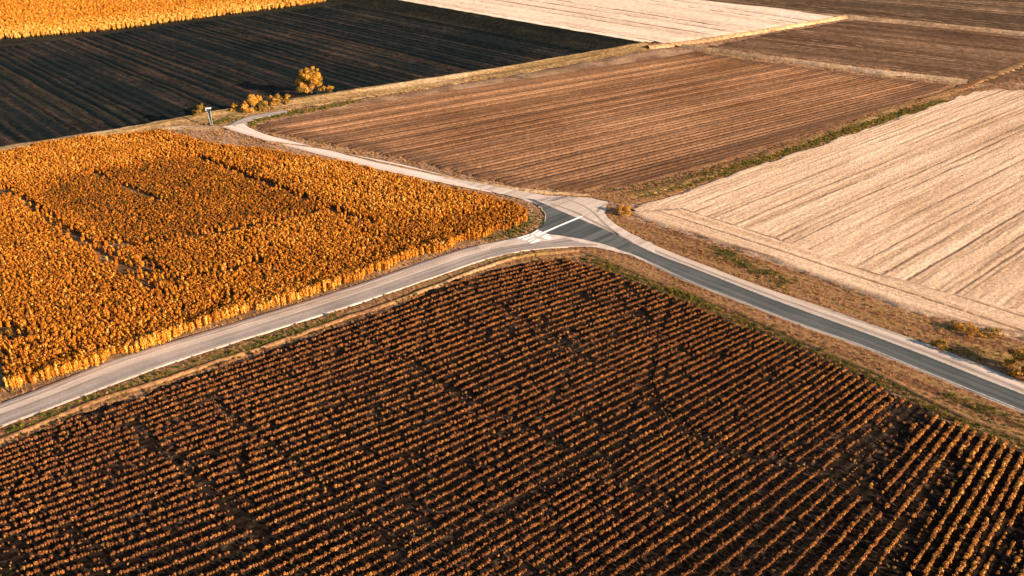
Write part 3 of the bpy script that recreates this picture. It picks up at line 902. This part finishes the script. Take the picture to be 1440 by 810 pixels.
# ------------------------------------------------------------------ the rusty plants of the front field
rng = np.random.default_rng(500)
BARE = [  # bare lines and patches traced in the photograph: points, half width in metres, thinning
    ([(187, 600), (215, 628), (247, 650), (300, 693), (340, 727), (377, 757)], 1.0, 0.95),
    ([(300, 560), (330, 592), (380, 625), (420, 655), (463, 690)], 0.6, 0.7),
    ([(0, 770), (12, 800), (20, 830)], 1.6, 0.95), ([(95, 745), (130, 775), (165, 815)], 0.9, 0.7),
    ([(945, 425), (928, 470), (912, 533), (890, 580)], 0.5, 0.75),
    ([(690, 425), (740, 452), (800, 486), (835, 512)], 0.7, 0.6), ([(795, 480), (815, 490)], 1.3, 0.95),
    ([(570, 505), (625, 545), (680, 572), (730, 600), (790, 630), (850, 650), (880, 665)], 0.7, 0.6),
    ([(830, 640), (800, 672), (760, 700), (700, 725)], 0.9, 0.6), ([(560, 770), (600, 740), (640, 760)], 1.0, 0.5),
    ([(913, 540), (930, 580), (960, 600), (1005, 632), (1080, 648), (1170, 672)], 1.1, 0.65),
    ([(1320, 575), (1293, 577), (1265, 600), (1220, 645), (1195, 668)], 2.8, 0.97),
    ([(1345, 655), (1320, 697), (1283, 755), (1247, 805)], 1.1, 0.97),
    ([(1430, 740), (1400, 830)], 2.0, 0.95), ([(1215, 690), (1240, 720)], 2.0, 0.9),
    ([(860, 660), (905, 700), (960, 740)], 0.8, 0.45), ([(460, 690), (520, 740), (590, 800)], 0.6, 0.45),
    ([(500, 470), (560, 500)], 0.5, 0.4),
]
pts, scl, tint = [], [], []
for k in range(0, NROWS + 1):
    c_ = row_curve(k + rng.normal() * 0.025)
    n = max(4, int(length(c_) / 0.23))
    p = resample(c_, n)
    p = p + rng.normal(size=p.shape) * np.array([0.035, 0.035])
    pts.append(p)
P = np.concatenate(pts)
sd = sdist(P[:, 0], P[:, 1], f_front) + 0.9 * fbm(P[:, 0] / 3, P[:, 1] / 3, 503, 3)
P = P[sd > 0.9]
keep = np.ones(len(P), bool)
small = np.ones(len(P))
for line, hw, th in BARE:
    d = pdist(P[:, 0], P[:, 1], ats(line)) + 0.8 * hw * fbm(P[:, 0] / 1.1, P[:, 1] / 1.1, 510, 3)
    hw = hw * 0.55
    f = np.clip(1.5 - d / hw, 0, 1)
    keep &= rng.random(len(P)) > f * th * (0.8 if hw > 0.5 else 0.6)
    small *= 1 - 0.35 * f
q = fbm(P[:, 0] / 9.0, P[:, 1] / 9.0, 520, 4)
q2 = fbm(P[:, 0] / 1.4, P[:, 1] / 1.4, 522, 2)
keep &= rng.random(len(P)) > np.clip(0.05 + 0.25 * (q - 0.25), 0.05, 0.2)
keep &= ~((q2 > 0.45) & (rng.random(len(P)) < 0.5))
P, small, q = P[keep], small[keep], q[keep]
s = small * rng.uniform(0.65, 1.12, len(P)) * (1.0 - 0.15 * np.clip(q, -1, 1))
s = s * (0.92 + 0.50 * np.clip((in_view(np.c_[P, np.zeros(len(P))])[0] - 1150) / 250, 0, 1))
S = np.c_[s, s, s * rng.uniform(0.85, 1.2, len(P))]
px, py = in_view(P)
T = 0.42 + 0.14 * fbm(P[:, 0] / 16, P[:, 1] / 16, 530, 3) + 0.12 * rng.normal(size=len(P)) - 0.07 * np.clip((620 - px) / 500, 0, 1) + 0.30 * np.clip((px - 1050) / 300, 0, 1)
P3 = np.c_[P, np.full(len(P), 0.08)]
rz = rng.uniform(0, 6.28, len(P))
a, b = split_nearest(P3, 300)
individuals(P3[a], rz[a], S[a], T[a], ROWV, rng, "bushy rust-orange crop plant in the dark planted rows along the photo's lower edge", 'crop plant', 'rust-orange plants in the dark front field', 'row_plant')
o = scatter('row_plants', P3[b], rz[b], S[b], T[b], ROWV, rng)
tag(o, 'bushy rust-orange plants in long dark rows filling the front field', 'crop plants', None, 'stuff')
# low weeds and pale debris between the rows
n = 9000
W2 = np.c_[rng.uniform(-75, 75, n), rng.uniform(20, 130, n)]
nb = np.min([pdist(W2[:, 0], W2[:, 1], ats(l)) / hw for l, hw, th in BARE], axis=0)
W2 = W2[(sdist(W2[:, 0], W2[:, 1], f_front) > 0.5) & (rng.random(n) < np.where(nb < 1.1, 1.0, 0.22))]
sw = rng.uniform(0.16, 0.48, len(W2))
o = scatter('field_weeds', np.c_[W2, np.full(len(W2), 0.05)], rng.uniform(0, 6.28, len(W2)), np.c_[sw, sw, sw], rng.uniform(0.0, 1.0, len(W2)) ** 1.3 * 0.95, WEEDV, rng)
tag(o, 'low weeds and leaf litter on the dark soil between the plant rows', 'weeds', None, 'stuff')

# ------------------------------------------------------------------ the golden crop
rng = np.random.default_rng(600)
x0, y0 = f_crop.min(0); x1, y1 = f_crop.max(0)
GS = 0.345
X, Y = np.meshgrid(np.arange(x0, x1, GS), np.arange(y0, y1, GS), indexing='ij')
P = np.c_[X.ravel(), Y.ravel()] + rng.uniform(-0.2, 0.2, (X.size, 2))
RS = ats([(8, 551), (27, 553), (80, 533), (200, 497), (300, 460), (480, 406), (600, 362), (680, 337)])
ed = resample(RS, int(length(RS) * 5))
ed = np.r_[ed, ed]
P = np.r_[P, ed + rng.normal(size=ed.shape) * 0.65 + np.array([-0.5, 0.9])]
P = P[sdist(P[:, 0], P[:, 1], f_crop) + 1.1 * fbm(P[:, 0] / 2.2, P[:, 1] / 2.2, 601, 3) > 0.35]
px, py = in_view(np.c_[P, np.zeros(len(P))])
P = P[(px > -160) & (px < 1500)]
PATHS = [([(-40, 235), (0, 266), (40, 290), (75, 317), (125, 348), (160, 372), (215, 408)], 1.0, 0.96), ([(280, 224), (330, 244), (437, 285)], 0.9, 1.0),
         ([(133, 246), (170, 262), (227, 286)], 0.8, 1.0), ([(165, 350), (240, 340), (310, 331), (380, 315), (462, 297), (520, 318)], 0.95, 1.0),
         ([(210, 398), (243, 397), (310, 388), (370, 372)], 0.7, 1.0), ([(215, 408), (260, 440)], 0.7, 0.6), ([(200, 370), (215, 385)], 1.3, 0.9), ([(158, 345), (170, 355)], 1.3, 0.85),
         ([(350, 335), (370, 350), (385, 362)], 1.4, 0.5), ([(0, 468), (20, 474), (30, 478)], 1.6, 0.95), ([(205, 193), (240, 205), (270, 212)], 0.8, 0.8), ([(110, 422), (200, 412)], 0.7, 0.35),
         ([(0, 515), (14, 505)], 2.0, 0.7), ([(470, 270), (560, 262), (640, 268)], 0.7, 0.6), ([(462, 297), (500, 330), (560, 345)], 0.6, 0.6), ([(0, 500), (110, 470), (200, 440), (260, 438), (380, 410)], 0.55, 0.5), ([(0, 265), (75, 262), (140, 246), (240, 222), (290, 226)], 0.6, 0.4)]
keep = np.ones(len(P), bool)
for line, hw, th in PATHS:
    d = pdist(P[:, 0], P[:, 1], ats(line)) + 0.6 * hw * fbm(P[:, 0] / 1.5, P[:, 1] / 1.5, 610, 3)
    keep &= rng.random(len(P)) > np.clip(1.5 - d / hw, 0, 1) * th * 0.9
keep &= rng.random(len(P)) > 0.06 + 0.25 * np.clip(fbm(P[:, 0] / 5, P[:, 1] / 5, 615, 3), 0, 1)
P = P[keep]
edge = sdist(P[:, 0], P[:, 1], f_crop)
px, py = in_view(np.c_[P, np.zeros(len(P))])
roadside = pdist(P[:, 0], P[:, 1], ats([(8, 551), (27, 553), (80, 533), (200, 497), (300, 460), (480, 406), (600, 362), (680, 337)]))
T = 0.485 + 0.13 * fbm(P[:, 0] / 10, P[:, 1] / 10, 620, 4) + 0.13 * rng.normal(size=len(P))
odd = rng.random(len(P))
T = T - 0.02
T = np.where(odd < 0.05, rng.uniform(0.0, 0.16, len(P)), np.where(odd > 0.93, T + 0.25, T))
hs = 1.0 + 0.12 * fbm(P[:, 0] / 7, P[:, 1] / 7, 621, 3)
for poly, dt, dh in (([(310, 331), (380, 316), (470, 296), (520, 318), (520, 370), (385, 362)], 0.06, 0.12), ([(-200, 300), (0, 266), (75, 317), (215, 408), (260, 440), (60, 520), (-200, 560)], 0.02, 0.12),
                     ([(60, 256), (135, 240), (230, 224), (282, 224), (437, 282), (470, 294), (380, 317), (310, 333), (240, 345), (165, 356), (110, 330), (40, 282)], -0.18, -0.20),
                     ([(285, 215), (480, 232), (735, 292), (600, 320), (470, 296)], 0.16, 0.30),
                     ([(170, 350), (310, 332), (385, 362), (370, 372), (243, 396), (215, 400)], -0.08, -0.15),
                     ([(-200, 250), (0, 218), (240, 187), (280, 220), (133, 246), (0, 262)], 0.10, 0.15)):
    inside = np.clip(sdist(P[:, 0], P[:, 1], ats(poly)) / 3.0 + 0.25 * fbm(P[:, 0] / 3, P[:, 1] / 3, 625, 3), 0, 1)
    T += dt * inside; hs += dh * inside
e = np.clip(1 - roadside / (2.2 + 2.0 * vnoise(P[:, 0] / 4, P[:, 1] / 4, 631)), 0, 1)
T += 0.16 * e
hs += 0.50 * e * (0.1 + 1.6 * vnoise(P[:, 0] / 1.5, P[:, 1] / 1.5, 630))
s = rng.uniform(0.85, 1.2, len(P)) * (0.9 + 0.1 * hs)
S = np.c_[s, s, hs * rng.uniform(0.85, 1.15, len(P))]
P3 = np.c_[P, np.full(len(P), 0.03)]
rz = rng.uniform(0, 6.28, len(P))
a, b = split_nearest(P3, 300)
individuals(P3[a], rz[a], S[a], T[a], CROPV, rng, 'tall golden dried crop plant in the near left field corner beside the road', 'crop plant', 'golden crop plants beside the left road', 'crop_plant')
o = scatter('crop_plants', P3[b], rz[b], S[b], T[b], CROPV, rng)
tag(o, 'dense golden-orange crop crossed by narrow bare paths', 'crop', None, 'stuff')

# far golden crop beyond the black field
rng = np.random.default_rng(650)
x0, y0 = f_gold.min(0); x1, y1 = f_gold.max(0)
X, Y = np.meshgrid(np.arange(max(x0, -330), x1, 0.8), np.arange(y0, min(y1, 600), 0.9), indexing='ij')
P = np.c_[X.ravel(), Y.ravel()] + rng.uniform(-0.4, 0.4, (X.size, 2))
sdg = sdist(P[:, 0], P[:, 1], f_gold)
px, py = in_view(np.c_[P, np.full(len(P), LOW)])
k = (sdg > 0.3) & (px > -120) & (py > -45)
P, sdg = P[k], sdg[k]
T = 0.62 + 0.10 * fbm(P[:, 0] / 20, P[:, 1] / 12, 660, 4) + 0.07 * rng.normal(size=len(P)) + 0.26 * np.clip(1.2 - sdg / 20.0, 0, 1)
s = rng.uniform(0.8, 1.15, len(P))
hs = rng.uniform(0.8, 1.1, len(P)) * (1.0 + 0.35 * np.clip(1 - sdg / 22.0, 0, 1))
o = scatter('far_crop_plants', np.c_[P, np.full(len(P), LOW - 0.2)], rng.uniform(0, 6.28, len(P)), np.c_[s, s, hs], T, FARV, rng)
tag(o, 'distant golden crop with a tall straw-coloured edge beyond the black field', 'crop', None, 'stuff')

# ------------------------------------------------------------------ verge grass
rng = np.random.default_rng(700)
GREEN = [([(905, 272), (960, 259), (1010, 244), (1100, 216), (1180, 188), (1260, 162), (1330, 142)], 1.5), ([(690, 334), (722, 322), (738, 312), (742, 304)], 2.0), ([(-100, 650), (0, 611), (133, 562), (267, 516), (400, 472), (480, 446)], 1.1),
         ([(830, 363), (960, 419), (1147, 491), (1327, 581), (1440, 628), (1600, 700)], 1.3), ([(1280, 478), (1325, 492), (1360, 500)], 1.4), ([(940, 405), (1000, 428)], 0.9), ([(348, 180), (355, 172), (380, 165), (430, 156), (500, 143)], 1.3),
         ([(860, 262), (920, 252), (960, 240)], 1.5), ([(1340, 560), (1440, 596)], 1.2), ([(1010, 352), (1060, 378), (1110, 400)], 1.6), ([(300, 172), (330, 166)], 2.0)]
STRAW = [([(840, 285), (852, 312), (890, 334), (960, 366), (1080, 408), (1180, 446), (1290, 490)], 1.0), ([(880, 277), (960, 255), (1060, 222), (1180, 180), (1290, 143)], 1.5)]
n = 110000
th = rng.uniform(-0.62, 0.62, n)
r = 40 + 230 * rng.random(n) ** 1.15
P = np.c_[np.sin(th) * r * 1.05, np.cos(th) * r]
xtra = []
for line, hw in GREEN + STRAW:
    L_ = length(ats(line))
    p = resample(ats(line), int(L_ * 14.0 * hw) + 2)
    xtra.append(p + rng.normal(size=p.shape) * hw * 0.55)
P = np.r_[P, np.concatenate(xtra)]
n = len(P)
ok = np.ones(n, bool)
for poly in (f_front, f_crop, fb, fs, ats(FARBROWN), ats(FARPALE), ats(TOP)):
    ok &= sdist(P[:, 0], P[:, 1], poly) < 0.5 + 0.5 * rng.random(n)
for poly in ROADPOLY:
    ok &= sdist(P[:, 0], P[:, 1], poly) < -0.25
ok &= sdist(P[:, 0], P[:, 1], dip_poly) < 0.0
P = P[ok]
T = 0.30 + 0.16 * fbm(P[:, 0] / 6, P[:, 1] / 6, 710, 4) + 0.12 * rng.normal(size=len(P))
ora = fbm(P[:, 0] / 4, P[:, 1] / 4, 715, 3)
T = np.where(ora > 0.38, T + 0.26, T)
sc_ = rng.uniform(0.20, 0.52, len(P))
for line, hw in GREEN:
    d = pdist(P[:, 0], P[:, 1], ats(line))
    f = np.clip(1.5 - d / hw, 0, 1)
    g_ = rng.random(len(P)) < f * 0.85
    T = np.where(g_, rng.uniform(0.72, 1.0, len(P)), T)
    sc_ = np.where(g_, sc_ * 1.25, sc_)
dist = np.hypot(P[:, 0], P[:, 1])
sc_ = sc_ * (0.85 + dist / 500.0)
kind_w = rng.random(len(P)) < 0.16
for nm, sel, var, lab in (('verge_grass', ~kind_w, TUFTV, 'dry straw and green grass tufts along the road verges'), ('verge_weeds', kind_w, WEEDV, 'low russet and green weeds along the road verges')):
    p = P[sel]; z = sc_[sel]
    o = scatter(nm, np.c_[p, np.full(len(p), -0.08)], rng.uniform(0, 6.28, len(p)), np.c_[z, z, z * rng.uniform(0.7, 1.2, len(p))], T[sel], var, rng)
    tag(o, lab, 'grass' if nm == 'verge_grass' else 'weeds', None, 'stuff')


# ------------------------------------------------------------------ tree, bushes, post
def empty(name, loc, label, cat_, group=None):
    o = bpy.data.objects.new(name, None)
    COL.objects.link(o)
    o.location = loc
    o.empty_display_size = 0.5
    return tag(o, label, cat_, group)


def woody(name, loc, hgt, rad, seed, label, cat_, group=None, trunk=False, tint=0.55, spread=0.14, nleaf=2600, size=0.26, gap=0.0, zlo=0.12):
    """stems that fork into limbs, and leaf clumps gathered round the limb ends"""
    rng = np.random.default_rng(seed)
    root = empty(name, loc, label, cat_, group)
    limbs, ends = [], []
    if trunk:
        th_ = hgt * 0.30
        limbs.append(tube([(0, 0, -0.3), (0.05, 0.02, th_ * 0.5), (0.0, 0.08, th_), (0.05, 0.05, hgt * 0.62)], [hgt * 0.045, hgt * 0.036, hgt * 0.030, hgt * 0.012], 8))
        nb, z0 = 17, th_ * 0.6
    else:
        nb, z0 = 9, -0.1
    for i in range(nb):
        a = i / nb * 6.283 + rng.uniform(-0.4, 0.4)
        d = rad * rng.uniform(0.45, 0.86); zt = hgt * rng.uniform(0.14, 0.86)
        if i % 4 == 0: d *= 0.35; zt = hgt * rng.uniform(0.82, 0.92)
        zs = z0 + (hgt * 0.22 * rng.random() if trunk else 0)
        p0 = np.array([0.03 * math.cos(a), 0.03 * math.sin(a), zs]); p2 = np.array([math.cos(a) * d, math.sin(a) * d, zt])
        pm = p0 * 0.5 + p2 * 0.5 + np.array([0, 0, 0.10 * hgt]) - 0.12 * np.array([p2[0], p2[1], 0])
        r0 = hgt * (0.016 if trunk else 0.012)
        limbs.append(tube([p0, pm, p2], [r0, r0 * 0.65, r0 * 0.25], 5))
        ends += [p2, pm * 0.35 + p2 * 0.65 + rng.normal(size=3) * rad * 0.12]
        for j in range(2):
            e2 = p2 + np.array([rng.normal() * rad * 0.22, rng.normal() * rad * 0.22, rng.uniform(-0.12, 0.10) * hgt])
            limbs.append(tube([pm * 0.4 + p2 * 0.6, (pm + p2) / 2 * 0.4 + e2 * 0.6, e2], [r0 * 0.45, r0 * 0.3, r0 * 0.12], 4))
            ends.append(e2)
    V, F, mi = cat([(v, f, 0) for v, f in limbs])
    mesh_obj('trunk' if trunk else 'stems', V, F, M['bark'], parent=root)
    cs, ns = [], []
    E = np.array(ends)
    if gap: E = E[rng.random(len(E)) > gap]
    nleaf, size = int(nleaf * 1.7), size * 0.72
    per = nleaf // len(E)
    for e in E:
        r_ = rad * rng.uniform(0.10, 0.33)
        d = rng.normal(size=(per, 3)); d /= np.linalg.norm(d, axis=1)[:, None]
        rr = rng.uniform(0.35, 1.0, per)[:, None] ** 0.6
        cs.append(e + d * rr * np.array([r_, r_, r_ * 0.85])); ns.append(d + 0.5 * rng.normal(size=(per, 3)))
    c_ = np.concatenate(cs); n_ = np.concatenate(ns); n_ /= np.linalg.norm(n_, axis=1)[:, None]
    k = c_[:, 2] > hgt * zlo
    V, F = leaves(c_[k], n_[k], size, rng, 1.3)
    o = mesh_obj('crown' if trunk else 'foliage', V, F, M['tree_leaf'], parent=root, smooth=False)
    at_ = o.data.attributes.new('leafvar', 'FLOAT', 'FACE')
    cl = np.repeat(rng.normal(size=len(E)) * 0.5, per)[k]
    at_.data.foreach_set('value', (0.5 + (tint - 0.0) * 0 + cl * 0.8 + rng.normal(size=int(k.sum())) * 0.3).astype(np.float32))
    o['tint'] = float(tint)
    return root


def g0(px, py, z=0.0):
    x, y = at(px, py, z)
    return (x, y, z)


woody('autumn_tree', g0(438, 128.5, -1.4), 5.2, 3.0, 801, 'rounded golden autumn tree standing alone at the edge of the black field', 'tree', None, True, 0.52, 0.1, 8500, 0.25, zlo=0.03)
BG = 'bushes along the gully by the bend in the lane'
woody('roadside_bush', g0(282, 167, -0.6), 2.6, 1.6, 811, 'dull olive-brown bush beside the white-capped post', 'bush', BG, False, 0.22, 0.1, 1500, 0.26, 0.15)
woody('roadside_bush', g0(331, 161, -0.6), 2.2, 1.2, 812, 'small pale straw-coloured bush at the left end of the bush row', 'bush', BG, False, 0.46, 0.1, 1000, 0.26, 0.2)
woody('roadside_bush', g0(356, 159.5, -0.4), 3.5, 2.3, 813, 'largest bright orange-gold bush in the row behind the lane bend', 'bush', BG, False, 0.62, 0.1, 3200, 0.30)
woody('roadside_bush', g0(373, 157, -0.4), 2.2, 1.8, 814, 'low yellow-green bush right of the big orange-gold bush', 'bush', BG, False, 0.30, 0.1, 1600, 0.28, 0.1)
woody('roadside_bush', g0(391, 153, -0.6), 2.9, 1.4, 815, 'tall slim tawny bush near the right end of the bush row', 'bush', BG, False, 0.42, 0.1, 1300, 0.26, 0.15)
woody('roadside_bush', g0(404, 151, -0.6), 2.9, 0.8, 816, 'narrow upright orange bush at the right end of the bush row', 'bush', BG, False, 0.52, 0.1, 900, 0.26, 0.1)
woody('low_shrub', g0(461, 128, -1.4), 0.9, 1.6, 817, 'low flat yellowish shrub at the right foot of the golden tree', 'shrub', None, False, 0.45, 0.1, 700, 0.22, 0.2)
woody('verge_bush', g0(1437, 523), 1.9, 2.3, 821, 'large green and orange bush above the asphalt road at the right edge', 'bush', None, False, 0.36, 0.15, 3600, 0.17, 0.0, 0.05)
woody('verge_shrub', g0(878, 300), 1.0, 1.5, 822, 'bright yellow shrub at the corner of the pale stubble field by the junction', 'shrub', None, False, 0.66, 0.1, 900, 0.18, 0.1, 0.05)
woody('verge_shrub', g0(1345, 463), 0.7, 0.9, 823, 'small vivid orange shrub at the lower edge of the pale stubble field', 'shrub', None, False, 0.68, 0.1, 420, 0.14, 0.1, 0.05)
woody('verge_shrub', g0(1366, 468), 0.7, 1.3, 824, 'wide low orange-brown shrub right of the vivid orange shrub', 'shrub', None, False, 0.58, 0.1, 520, 0.14, 0.2, 0.05)
woody('verge_shrub', g0(1322, 489), 0.9, 0.9, 825, 'yellow-green shrub on the upper verge right beside the asphalt road', 'shrub', None, False, 0.40, 0.1, 460, 0.14, 0.1, 0.05)
woody('verge_shrub', g0(1396, 470), 0.5, 1.4, 826, 'straggly olive shrub on the ridged dry verge left of the large green bush', 'shrub', None, False, 0.25, 0.1, 420, 0.14, 0.3, 0.05)


def box(bm, c0, c1, w0, w1, d0, d1):
    """tapered box from centre c0 (bottom, size w0 x d0) to c1 (top, w1 x d1)"""
    vs = []
    for c_, w_, d_ in ((c0, w0, d0), (c1, w1, d1)):
        for sx, sy in ((-1, -1), (1, -1), (1, 1), (-1, 1)):
            vs.append(bm.verts.new((c_[0] + sx * w_ / 2, c_[1] + sy * d_ / 2, c_[2])))
    for f in ((3, 2, 1, 0), (4, 5, 6, 7), (0, 1, 5, 4), (1, 2, 6, 5), (2, 3, 7, 6), (3, 0, 4, 7)):
        bm.faces.new([vs[i] for i in f])


def part(name, fn, mat, parent, bev=0.015):
    bm = bmesh.new(); fn(bm)
    bmesh.ops.bevel(bm, geom=bm.edges[:], offset=bev, segments=1, affect='EDGES')
    me = bpy.data.meshes.new(name); bm.to_mesh(me); bm.free(); me.materials.append(mat)
    o = bpy.data.objects.new(name, me); COL.objects.link(o); o.parent = parent
    return o


post = empty('marker_post', g0(298, 176.5), 'tall narrow dark post with two pale rails and a white cap, narrowing to its foot', 'post')
post.scale = (0.74, 0.74, 0.78)
post.rotation_euler = (0, math.radians(-3), 0)
for sx in (-1, 1):
    part('rail', lambda bm: box(bm, (sx * 0.17, 0, -0.3), (sx * 0.38, 0, 3.5), 0.06, 0.075, 0.14, 0.16), M['grey_metal'], post)
part('panel', lambda bm: box(bm, (0, 0.02, 0.5), (0, 0.02, 3.45), 0.26, 0.60, 0.05, 0.06), M['dark_metal'], post)


def rungs(bm):
    for i in range(6):
        z = 0.55 + i * 0.5
        w_ = 0.30 + 0.42 * z / 3.5
        box(bm, (0, -0.06, z), (0, -0.06, z + 0.05), w_, w_, 0.05, 0.05)


part('rungs', rungs, M['dark_metal'], post, 0.006)
head = part('head_box', lambda bm: box(bm, (0.08, 0, 3.5), (0.08, 0, 4.15), 0.92, 0.98, 0.6, 0.64), M['dark_metal'], post)
part('cap', lambda bm: (box(bm, (0.0, 0, 4.15), (0.0, 0, 4.32), 1.30, 1.22, 0.86, 0.80), box(bm, (-0.55, 0, 3.62), (-0.55, 0, 4.148), 0.14, 0.16, 0.7, 0.72)), M['white_metal'], post)
foot = part('foot', lambda bm: box(bm, (0, 0, -0.35), (0, 0, 0.12), 0.7, 0.55, 0.5, 0.4), M['bark'], post)
